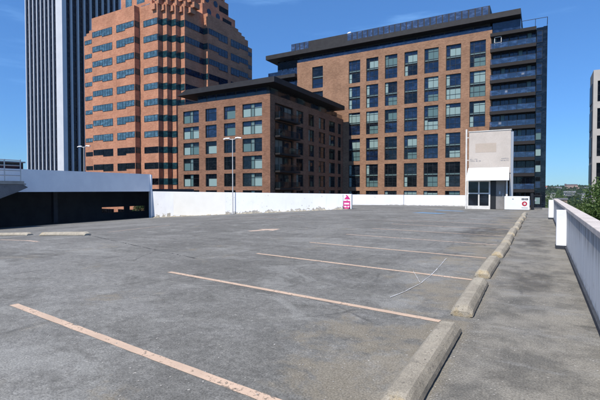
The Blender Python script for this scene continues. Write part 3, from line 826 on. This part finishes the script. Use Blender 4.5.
# upper setback tiers
b = MB()
up = [(-105.5,76.5),(-87,76.5),(-87,78.2),(-80.5,78.2),(-80.5,84),(-76.8,84),(-76.8,97.5),(-105.5,97.5)]
b.prism(up, 46.15, 50.2)
b.prism([(-101.5,78.5),(-86,78.5),(-86,80),(-81.5,80),(-81.5,86),(-78,86),(-78,96),(-101.5,96)], 50.2, 54.5)
b.prism([(-99,80),(-80,80),(-80,96.8),(-99,96.8)], 54.5, 66)
b.build('upper_tier', M['orange'], t)
for k, (x0, x1) in enumerate(((-100.5,-97.0),(-96.0,-92.0),(-91.0,-87.6))):
    b = MB(); b.box(x0,x1,76.42,76.48,47.3,49.4); b.build('tier_window', M['glassorange'], t)
    b = MB(); b.box(x0+1,x1,78.42,78.48,51.4,53.6); b.build('tier_window', M['glassorange'], t)
def octw(F, u, z, r, nm='round_window'):
    b = MB(); pts = [F.P(u+r*math.cos(k*PI/4+PI/8), z+r*math.sin(k*PI/4+PI/8), -.06) for k in range(8)]; b.poly(pts)
    pts2 = [F.P(u+r*math.cos(k*PI/4+PI/8), z+r*math.sin(k*PI/4+PI/8), .01) for k in range(8)]
    for k in range(8): b.poly([pts[k],pts[(k+1)%8],pts2[(k+1)%8],pts2[k]])
    b.build(nm, M['glassblue'], t)
for u in (86.5,90.0):
    octw(Face('x',-78 if 0 else -76.8), u, 48.6, .85)
    octw(Face('x',-78), u+.5, 52.4, .85)
    octw(Face('x',-80), u, 56.5, .85)
for z in (47.6,51.2,55.0,58.5):
    X = -76.8 if z < 50 else (-78 if z < 54 else -80)
    b = MB(); b.box(X,X+.06,92.0,95.8,z,z+1.5); b.build('tier_window', M['glassblack'], t)
# corbelled checker blocks at the corner crown
b = MB()
for r_, (z0, z1, off, out) in enumerate(((44.4,45.7,0,.35),(45.75,47.0,.7,.5),(47.05,48.4,0,.2),(48.45,49.8,.7,.1))):
    for k in range(5):
        px = -80.4+k*1.48+off; py = 71.47+k*1.42+off
        b.box(px-.62, px+.62, py-out-.15, py+1.2, z0, z1)
b.build('corner_corbel', M['orange'], t)
# ribbon windows
WM = [M['glassorange'], M['glassteal'], M['glassblack'], M['glassblue']]
def ribbon(F, segs, z, mi, mull=1.05, name='ribbon_window'):
    b = MB()
    for (u0, u1, dz0, dz1) in segs: F.box(b, u0, u1, z+dz0, z+dz1, -.05, .1, mi)
    o = b.build(name, WM, t)
    b = MB()
    for (u0, u1, dz0, dz1) in segs:
        k = max(1, round((u1-u0)/mull))
        for q in range(k+1):
            u = u0+(u1-u0)*q/k; F.box(b, u-.035, u+.035, z+dz0+.01, z+dz1-.01, -.075, -.052)
        F.box(b, u0-.05, u1+.05, z+dz1-.02, z+dz1+.02, -.078, -.049); F.box(b, u0-.05, u1+.05, z+dz0-.02, z+dz0+.02, -.078, -.049)
    b.build('mullion', M['towerspandrel'], o)
for k in range(13):
    z = 42.5-3.81*k
    gi = 0 if k < 8 else 2
    ribbon(Face('y',73), [(-109.5,-102.4,-1.1,-.05)], z, gi)
    ribbon(Face('y',70), [(-101.8,-97.9,-1.35,0),(-97.9,-94.0,-1.75,0)], z, gi)
    ribbon(Face('y',70), [(-92.3,-89.1,-1.75,0),(-89.1,-85.9,-1.35,0)], z, gi)
    ribbon(Face('y',71.47), [(-84.2,-79.5,-1.45,-.02)], z, gi)
    ribbon(Face('x',-85.73), [(70.05,71.42,-1.4,0)], z, 1)
    # teal glass wrapped round the sawtooth
    b = MB()
    for (x, y) in ((-79.36,71.47),(-77.86,72.85),(-76.38,74.27)):
        b.box(x-.05, x+.04, y-.02, y+1.36, z-1.5, z)
        b.box(x-.0, x+1.42, y+1.34, y+1.42, z-1.5, z)
    b.box(-79.4,-77.9,72.80,72.9,z-1.5,z)
    b.build('corner_glass', M['glassteal'], t)
    ribbon(Face('x',-74.9), [(75.8,82.2,-1.45,0)], z, 3)
    b = MB(); b.box(-75.0,-73.45,82.17,82.26,z-1.5,z); b.build('return_glass', M['glassteal'], t)
    ribbon(Face('x',-73.5), [(82.6,86.4,-1.35,0),(86.4,90.0,-1.85,0)], z, 3)
    ribbon(Face('x',-73.5), [(91.4,95.0,-1.85,0),(95.0,99.1,-1.35,0)], z, 3)
    ribbon(Face('x',-75.6), [(99.3,103.8,-1.2,-.05)], z, 3)

# ------------------------------------------------------------------ tall finned tower
t = empty('skyscraper', (-212,135,-16), 'very tall black glass tower with thin white vertical fins at the left', 'building')
b = MB(); b.box(-228.3,-197.0,120.6,152,-16,125); b.build('glass_wall', M['towerglass'], t)
b = MB()
for k in range(38):
    z = -14+3.7*k
    b.box(-228.2,-197.2,120.52,120.58,z,z+1.3); b.box(-196.98,-196.92,121,151.8,z,z+1.2)
b.build('spandrel_band', M['towerspandrel'], t)
for k in range(8):
    x = -228.5+3.36*k; b = MB(); b.box(x-.31,x+.31,120.0,120.7,-16,125.5); b.build('fin', M['fin'], t)
b = MB(); b.box(-201.3,-196.2,119.4,120.9,-16,125.5); b.box(-196.95,-196.2,120.9,121.5,-16,125.5); b.build('corner_pier', M['fin'], t)
for k in range(9):
    y = 123.9+3.37*k; b = MB(); b.box(-197.05,-195.7,y-.28,y+.28,-16,125.5); b.build('fin', M['fin'], t)

# ------------------------------------------------------------------ right-hand beige building
t = empty('office_building', (15,92,-16), 'beige stone building with dark window bays at the right edge of the photo', 'building')
F = Face('y', 90); b = MB()
ops = []
for k in range(8):
    z = 20.6-4.75*k
    ops += [(8.35+3.3*q, 11.2+3.3*q, z-3.6, z) for q in range(5)]
F.holes(b, 7.75, 26, -16, 22.5, ops, .5); b.box(7.75,26,90.55,96,-16,22.5)
b.poly([(7.75,90,-16),(7.75,90.56,-16),(7.75,90.56,22.5),(7.75,90,22.5)]); b.poly([(7.75,90,22.5),(26,90,22.5),(26,90.56,22.5),(7.75,90.56,22.5)])
b.build('wall', M['beige_stone'], t)
for (a, c, z0, z1) in ops:
    if z0 < -8: continue
    win(t, F, a, c, z0, z1, [(0,1,0,1,5)], [(.5,.06)], [(.35,.06)], .4, .08)
b = MB()
for k in range(8): b.box(7.65,7.749,91.3,95.3,17-4.75*k,20.4-4.75*k)
b.build('side_window', M['towerspandrel'], t)

# ------------------------------------------------------------------ stair tower kiosk
t = empty('stair_tower', (-3.8,38.5,0), 'cream stair tower with white awning over its glazed entrance, standing on the deck', 'stair tower')
KY = 38.5
b = MB(); b.box(-5.36,-2.17,KY,KY+3.5,3.0,6.5); b.box(-5.36,-5.2,KY+.3,KY+3.5,0,3.0); b.box(-2.25,-2.17,KY+.06,KY+3.5,0,3.0); b.box(-5.36,-2.17,KY+3.3,KY+3.5,0,3); b.build('wall', M['cream'], t)
b = MB(); b.box(-5.40,-2.13,KY-.04,KY+3.54,6.5,6.56); b.build('roof', M['whitepost'], t)
b = MB(); b.box(-4.85,-3.25,KY-.006,KY-.002,4.75,5.5); b.build('paint_patch', M['creampatch'], t)
b = MB(); b.box(-2.16,-1.98,KY+.02,KY+.22,0,6.35); b.build('shaded_side_strip', M['steel'], t)  # grey strip standing for the tower's shaded right side
b = MB(); b.box(-5.62,-5.50,KY-.1,KY+.02,.0,6.75); b.box(-5.50,-5.37,KY-.06,KY,6.0,6.06); b.box(-5.50,-5.37,KY-.06,KY,4.1,4.16); b.build('side_pole', M['whitepost'], t)
# lettering: too small to read, short marks only
b = MB(); rl = random.Random(3)
def marks(x0, x1, z, hh):
    x = x0
    while x < x1:
        w = rl.uniform(.04,.07); top = hh*rl.choice([1,1,.7,.7])
        b.box(x,x+.018,KY-.008,KY-.002,z,z+top)
        if rl.random() < .7: b.box(x+.018,x+w,KY-.008,KY-.002,z+rl.choice([0,.5,.8])*top*.8,z+rl.choice([0,.5,.8])*top*.8+.022)
        if rl.random() < .5: b.box(x+w,x+w+.016,KY-.008,KY-.002,z,z+top*.8)
        x += w+.04
marks(-5.25,-4.45,4.0,.12); marks(-5.25,-4.65,4.16,.08); marks(-2.95,-2.3,4.0,.09); marks(-2.85,-2.35,4.15,.09)
b.build('lettering', M['greyink'], t)
# awning
b = MB(); pr = [(KY-.02,3.46),(KY-.02,3.40),(KY-.85,2.42),(KY-.92,2.42),(KY-.92,2.52)]
x0, x1 = -5.44, -2.22; y0 = KY-.02; yo = KY-.9
b.v += [(x0+.06,y0,3.46),(x1-.06,y0,3.46),(x1,yo,2.55),(x0,yo,2.55),(x1,yo,2.38),(x0,yo,2.38),(x0+.06,y0,2.40),(x1-.06,y0,2.40)]
b.f += [(0,3,2,1),(3,5,4,2),(0,6,5,3),(1,2,4,7)]; b.m += [0]*4
b.build('awning', M['awning'], t)
# glazing
b = MB()
fx0, fx1 = -5.46, -3.66; fy = KY-.06
b.box(fx0,fx1,fy,fy+.1,.0,.16); b.box(fx0,fx1,fy,fy+.1,.16,.28); b.box(fx0,fx1,fy,fy+.1,2.30,2.42); b.box(fx0,fx0+.09,fy,fy+.1,.28,2.30); b.box(fx1-.12,fx1,fy,fy+.1,.28,2.30); b.box(-4.60,-4.49,fy,fy+.1,.28,2.30)
b.box(fx0+.09,-4.60,fy+.005,fy+.095,1.27,1.37); b.box(-4.49,fx1-.12,fy+.005,fy+.095,1.27,1.37)
fr = b.build('window_frame', M['whitepost'], t)
for (a, c) in ((fx0+.09,-4.60),(-4.49,fx1-.12)):
    for (z0, z1) in ((.28,1.27),(1.37,2.30)):
        b = MB(); b.box(a,c,fy+.04,fy+.06,z0,z1); b.build('pane', M['glass'], fr)
b = MB(); b.box(-3.65,-3.25,KY+.02,KY+.08,.02,2.45); b.box(-3.65,-2.4,KY+.02,KY+.08,2.45,2.98); b.build('entrance_shade_panel', M['black'], t)  # flat black panels painted in place of shade inside the entrance
b = MB(); b.box(-3.24,-2.56,KY+.04,KY+.09,.02,2.44); dr = b.build('door', M['door'], t)
b = MB(); b.box(-2.72,-2.69,KY-.03,KY+.03,1.0,1.35); b.box(-3.0,-2.9,KY+.03,KY+.039,1.25,1.5); b.build('handle', M['steel'], dr)
b = MB(); b.box(-2.50,-2.36,KY-.1,KY+.02,0,2.42); b.build('door_post', M['whitepost'], t)
b = MB(); b.box(-5.48,-2.2,KY+.1,KY+3.3,2.9,2.99); b.build('ceiling', M['frame'], t)

# low white wall board with the red circle
t = empty('sign_wall', (-1.65,38.3,0), 'low white board with a red ring and black lettering, right of the stair tower door', 'sign')
SY = 38.2
b = MB(); b.box(-2.57,-.78,SY,SY+.12,.03,1.10); b.build('board', M['white'], t)
b = MB()
def ring(cx, cz, r0, r1, y):
    for k in range(28):
        a, c = 2*PI*k/28, 2*PI*(k+1)/28
        b.poly([(cx+r0*math.cos(a),y,cz+r0*math.sin(a)),(cx+r1*math.cos(a),y,cz+r1*math.sin(a)),(cx+r1*math.cos(c),y,cz+r1*math.sin(c)),(cx+r0*math.cos(c),y,cz+r0*math.sin(c))])
ring(-1.13,.50,.09,.19,SY-.004); b.box(-1.19,-1.15,SY-.005,SY-.001,.44,.56)
b.build('red_ring', M['red'], t)
b = MB(); b.box(-1.34,-1.12,SY-.006,SY-.001,.80,.94); b.box(-1.09,-.88,SY-.006,SY-.001,.80,.94); KYs = KY
b.box(-1.34,-.90,SY-.006,SY-.001,.16,.19); b.build('black_panel', M['black'], t)
b = MB(); b.box(-1.30,-1.16,SY-.008,SY-.0065,.86,.88); b.box(-1.05,-.93,SY-.008,SY-.0065,.86,.88); b.build('white_mark', M['white'], t)
b = MB(); b.box(-2.02,-1.90,SY-.006,SY-.001,.84,.90); b.build('small_plate', M['greyink'], t)
# dark gate right of it
t = empty('gate', (-.35,39.0,0), 'dark metal gate between the red ring board and the right wall', 'gate')
b = MB(); b.box(-.72,-.52,38.7,38.8,.0,1.35); b.build('post', M['dark'], t)
b = MB()
for k in range(6): b.box(-.48+k*.1,-.46+k*.1,38.74,38.76,.1,1.15)
b.box(-.52,.1,38.73,38.77,1.15,1.2); b.box(-.52,.1,38.73,38.77,.1,.14); b.build('bars', M['dark'], t)
b = MB(); b.box(-.42,-.30,38.70,38.73,.72,.84); b.build('lock_box', M['steel'], t)

# ------------------------------------------------------------------ trees
def foliage(mb, centers, n, size, rnd, flat=.7):
    for _ in range(n):
        c, r = rnd.choice(centers)
        th = rnd.random()*2*PI; cz = rnd.uniform(-.8,1); q = math.sqrt(max(0,1-cz*cz)); rad = r*(rnd.random()**.35)
        p = Vector((c[0]+rad*q*math.cos(th), c[1]+rad*q*math.sin(th), c[2]+rad*cz*flat))
        nrm = (Vector((rnd.gauss(0,1), rnd.gauss(0,1), rnd.gauss(.7,1)))).normalized()
        a = nrm.orthogonal().normalized(); a.rotate(__import__('mathutils').Quaternion(nrm, rnd.random()*6.28)); bb_ = nrm.cross(a)
        s = size*rnd.uniform(.6,1.4); w = s*.5
        mb.poly([p-a*s*.5, p+bb_*w*.5, p+a*s*.5, p-bb_*w*.5], 0)
def tree(name, label, x, y, z0, ztop, rad, n, size, seed, m='leaf', group=None, lumps=26):
    rnd = random.Random(seed); t = empty(name, (x,y,z0), label, 'tree', group)
    H = ztop-z0; cz = ztop-rad*.85
    b = MB(); b.tube([(x,y,z0),(x+.1,y,z0+H*.3),(x-.1,y+.1,cz)], [H*.03+.08, H*.022+.05, .06], 8)
    cs = []
    for k in range(lumps):
        th = rnd.random()*2*PI; e = rnd.uniform(-.5,1); q = math.sqrt(1-min(1,e*e)*.9); r = rad*rnd.uniform(.35,.80)
        c = (x+r*q*math.cos(th), y+r*q*math.sin(th), cz+rad*.62*e)
        cs.append((c, rad*rnd.uniform(.20,.36)))
        if k % 3 == 0: b.tube([(x,y,z0+H*.45),((x+c[0])/2,(y+c[1])/2,(cz+c[2])/2-rad*.2), c], [.09,.06,.02], 6)
    b.build('trunk', M['bark'], t)
    f = MB(); foliage(f, cs, n, size, rnd); f.build('crown', M[m], t)
    return t
tree('tree', 'large leafy green tree whose crown rises just beyond the right wall', 3.4, 23.0, -16, 2.3, 2.75, 60000, .12, 1, 'leaf', lumps=130)
tree('tree', 'leafy tree crown beyond the right wall, nearer than the larger one', 2.95, 15.0, -16, 1.25, 1.9, 30000, .10, 9, 'leaf3', lumps=90)
tree('tree', 'green tree top beyond the far end of the right wall', 6.5, 45, -16, .6, 4.0, 6000, .25, 2, 'leaf3')
tree('tree', 'dark green tree seen through the slot under the left ramp', -52, 44.2, -16, -.2, 2.5, 3000, .25, 3, 'leaf2')
mids = [(3.2,150,.2,5.5),(9,170,-.3,6),(14,200,-.5,7),(7,240,.5,8),(18,260,.6,8),(26,300,0,9),(12,330,1.0,9),(36,330,.8,10),(22,400,1.2,10),(52,420,.5,11),(8,440,2.,11),(44,520,1.5,12),(20,560,2.6,12)]
kinds = ['round dark green tree among the rooftops past the far wall', 'paler green tree among the rooftops past the far wall']
for i, (x, y, zt_, r) in enumerate(mids):
    tree('tree', ['nearest','second nearest','third nearest','fourth nearest','fifth nearest','sixth nearest','seventh nearest','eighth nearest','ninth nearest','tenth nearest','eleventh nearest','second farthest','farthest'][i]+' of the scattered trees among rooftops in the right gap', x, y, -16, zt_, r, 1000, .10*r**.9, 20+i, ['leaf','leaf2','leaf3'][i%3], 'trees among the rooftops', 16)

# wooded hillside
rnd = random.Random(77); f = MB()
for k in range(1500):
    y = rnd.uniform(760, 1900); x = rnd.uniform(-40, 330)*y/1500; z = hz(x, y); s = rnd.uniform(5,10)
    if rnd.random() < .12: continue
    foliage(f, [((x,y,z+s*.35),s*.75)], 18, s*.75, rnd, .75)
tag(f.build('hill_woods', M['leaf2']), 'dark green woods covering the far hillside', 'woods', kind='stuff')

# buildings on and before the hill
def house(x, y, w, dp, hh, z0, wall, roofc, label, flat=True, storeys=2, name='house', cat='house', winc='towerspandrel', nx_=None):
    t = empty(name, (x,y,z0), label, cat, 'distant houses' if cat == 'house' else None)
    b = MB(); b.box(x-w/2,x+w/2,y,y+dp,z0,z0+hh); b.build('wall', wall, t)
    b = MB()
    if flat: b.box(x-w/2-.3,x+w/2+.3,y-.3,y+dp+.3,z0+hh,z0+hh+.6)
    else:
        n0 = 0; e = .6; r = hh*.35
        b.v += [(x-w/2-e,y-e,z0+hh),(x+w/2+e,y-e,z0+hh),(x+w/2+e,y+dp+e,z0+hh),(x-w/2-e,y+dp+e,z0+hh),(x-w/2-e,y+dp/2,z0+hh+r),(x+w/2+e,y+dp/2,z0+hh+r)]
        b.f += [(0,1,5,4),(3,4,5,2),(0,4,3),(1,2,5),(3,2,1,0)]; b.m += [0]*5
    b.build('roof', roofc, t)
    n_ = nx_ or max(2, int(w/5)); b = MB()
    for s in range(storeys):
        for q in range(n_):
            xx = x-w/2+(q+.5)*w/n_; zz = z0+hh*(s+.35)/storeys
            b.box(xx-w/n_*.28,xx+w/n_*.28,y-.12,y-.02,zz,zz+hh/storeys*.45)
    b.build('window_band', M[winc], t)
pink = noisy('pinkish_stone', (.42,.30,.24), (.36,.26,.21), .1, .8, 0, 1, .02)
pale = noisy('pale_render', (.55,.53,.50), (.48,.46,.43), .1, .8, 0, 1, .02)
redroof = mat('red_tile_roof', (.30,.09,.05), .8); greyroof = mat('grey_roof', (.16,.16,.17), .8)
t = empty('hospital_building', (80,1500,-2), 'large pinkish block with a dark flat top crowning the far hill', 'building')
b = MB(); b.box(62,95,1500,1530,-6,14.5); b.box(56,70,1490,1500,-6,7.5); b.box(90,99,1495,1520,-6,9); b.build('wall', pink, t)
b = MB(); b.box(63,94,1501,1529,14.5,18.8); b.box(61.5,66,1499,1512,14.6,20.3); b.build('roof', mat('hospital_roof', (.12,.09,.09), .8), t)
b = MB()
for s in range(3):
    for q in range(8): b.box(64+q*3.9,66+q*3.9,1499.8,1499.95,1+s*4.2,3.2+s*4.2)
b.build('window_band', M['towerspandrel'], t)
house(24,1480,30,20,10,0,pink,greyroof,'wide tan house on the far hill left of the pinkish block',True,2)
house(6,1350,16,14,8,2,pale,redroof,'pale house with a red roof on the far hill beside the brick block',False,2)
house(44,1420,14,12,7,1,pale,greyroof,'small pale house on the far hill just left of the pinkish block',False,2)
house(112,1400,18,14,7,0,pale,greyroof,'pale house on the far hill right of the pinkish block',False,2)
house(128,1450,14,14,7,3,pink,redroof,'tan house with a red roof on the far hill next to the beige building',False,2)
house(26,400,17,18,8,-9.6,M['white'],greyroof,'white flat-roofed building below the hill, nearest the tree',True,3,'flat_building','building')
house(18,330,9,10,6,-8.5,M['glassteal'],greyroof,'dark grey narrow building below the hill left of the white one',True,3,'flat_building','building')
house(7.6,215,4.5,6,4,-6.6,pink,greyroof,'low pinkish building just over the end of the right wall',True,1,'flat_building','building')
house(5,700,26,20,9,-12,pale,greyroof,'pale low building at the foot of the hill beside the brick block',True,2,'flat_building','building')
house(40,800,16,14,7,-9.5,pale,greyroof,'pale grey-roofed building at the foot of the hill',False,2,'flat_building','building')

# ------------------------------------------------------------------ light and sky
SEL, SAZ = 54, 8       # sun elevation; degrees it stands to the -X side of -Y
sx_, sy_ = -math.sin(R(SAZ)), -math.cos(R(SAZ))
sdir = Vector((sx_*math.cos(R(SEL)), sy_*math.cos(R(SEL)), math.sin(R(SEL))))
L = bpy.data.lights.new('sun', 'SUN'); L.energy = 5.0; L.angle = R(.53); L.color = (1,.955,.89)
lo = bpy.data.objects.new('sun', L); COL.objects.link(lo); lo.rotation_euler = (-sdir).to_track_quat('-Z','Y').to_euler(); lo.location = (0,0,80)
w = bpy.data.worlds.new('World'); scene.world = w; w.use_nodes = True; nt = w.node_tree; N = nt.nodes; K = nt.links
bg = N['Background']; sky = N.new('ShaderNodeTexSky'); sky.sky_type = 'NISHITA'; sky.sun_disc = False
sky.sun_elevation = R(SEL); sky.sun_rotation = math.atan2(sdir.x, sdir.y)
sky.air_density = 1.0; sky.dust_density = 0.0; sky.ozone_density = 1.0; sky.altitude = 0
# thin high cloud wisps
tc = N.new('ShaderNodeTexCoord'); sep = N.new('ShaderNodeSeparateXYZ'); K.new(tc.outputs['Generated'], sep.inputs[0])
mp = N.new('ShaderNodeMapping'); mp.inputs['Scale'].default_value = (1.2,1.2,9); K.new(tc.outputs['Generated'], mp.inputs[0])
nz = N.new('ShaderNodeTexNoise'); nz.inputs['Scale'].default_value = 2.2; nz.inputs['Detail'].default_value = 7; nz.inputs['Roughness'].default_value = .6; K.new(mp.outputs[0], nz.inputs['Vector'])
mr = N.new('ShaderNodeMapRange'); mr.interpolation_type = 'SMOOTHSTEP'; mr.inputs['From Min'].default_value = .56; mr.inputs['From Max'].default_value = .80; mr.inputs['To Max'].default_value = .34; K.new(nz.outputs['Fac'], mr.inputs['Value'])
mxx = N.new('ShaderNodeMix'); mxx.data_type = 'RGBA'; K.new(mr.outputs[0], mxx.inputs[0]); K.new(sky.outputs[0], mxx.inputs[6]); mxx.inputs[7].default_value = (7,7.6,8.6,1)
tn = N.new('ShaderNodeMix'); tn.data_type = 'RGBA'; tn.blend_type = 'MULTIPLY'; tn.inputs[0].default_value = 1; tn.inputs[7].default_value = (.64,1.12,1.66,1)
K.new(mxx.outputs[2], tn.inputs[6])
hr = N.new('ShaderNodeMapRange'); hr.inputs['From Min'].default_value = 0; hr.inputs['From Max'].default_value = .42; K.new(sep.outputs[2], hr.inputs['Value'])
hm = N.new('ShaderNodeMix'); hm.data_type = 'RGBA'; K.new(hr.outputs[0], hm.inputs[0]); hm.inputs[6].default_value = (.54,.59,.70,1); hm.inputs[7].default_value = (1,1,1,1)
h2 = N.new('ShaderNodeMix'); h2.data_type = 'RGBA'; h2.blend_type = 'MULTIPLY'; h2.inputs[0].default_value = 1; K.new(tn.outputs[2], h2.inputs[6]); K.new(hm.outputs[2], h2.inputs[7]); K.new(h2.outputs[2], bg.inputs['Color']); bg.inputs['Strength'].default_value = .092
scene.view_settings.view_transform = 'Standard'; scene.view_settings.look = 'None'
scene.view_settings.exposure = .20; scene.view_settings.gamma = 1

# light summer haze over the distance
b = MB(); b.box(-1200,1200,-200,2700,-17.5,140); hz_ = b.build('haze', [])
hm_ = bpy.data.materials.new('haze_air'); hm_.use_nodes = True; t_ = hm_.node_tree; t_.nodes.remove(t_.nodes['Principled BSDF'])
pv = t_.nodes.new('ShaderNodeVolumePrincipled'); pv.inputs['Color'].default_value = (.80,.90,1,1); pv.inputs['Density'].default_value = .00005; pv.inputs['Anisotropy'].default_value = .2
t_.links.new(pv.outputs[0], t_.nodes['Material Output'].inputs['Volume']); hz_.data.materials.append(hm_)
tag(hz_, 'thin pale blue haze in front of the far hills', 'haze', kind='stuff')
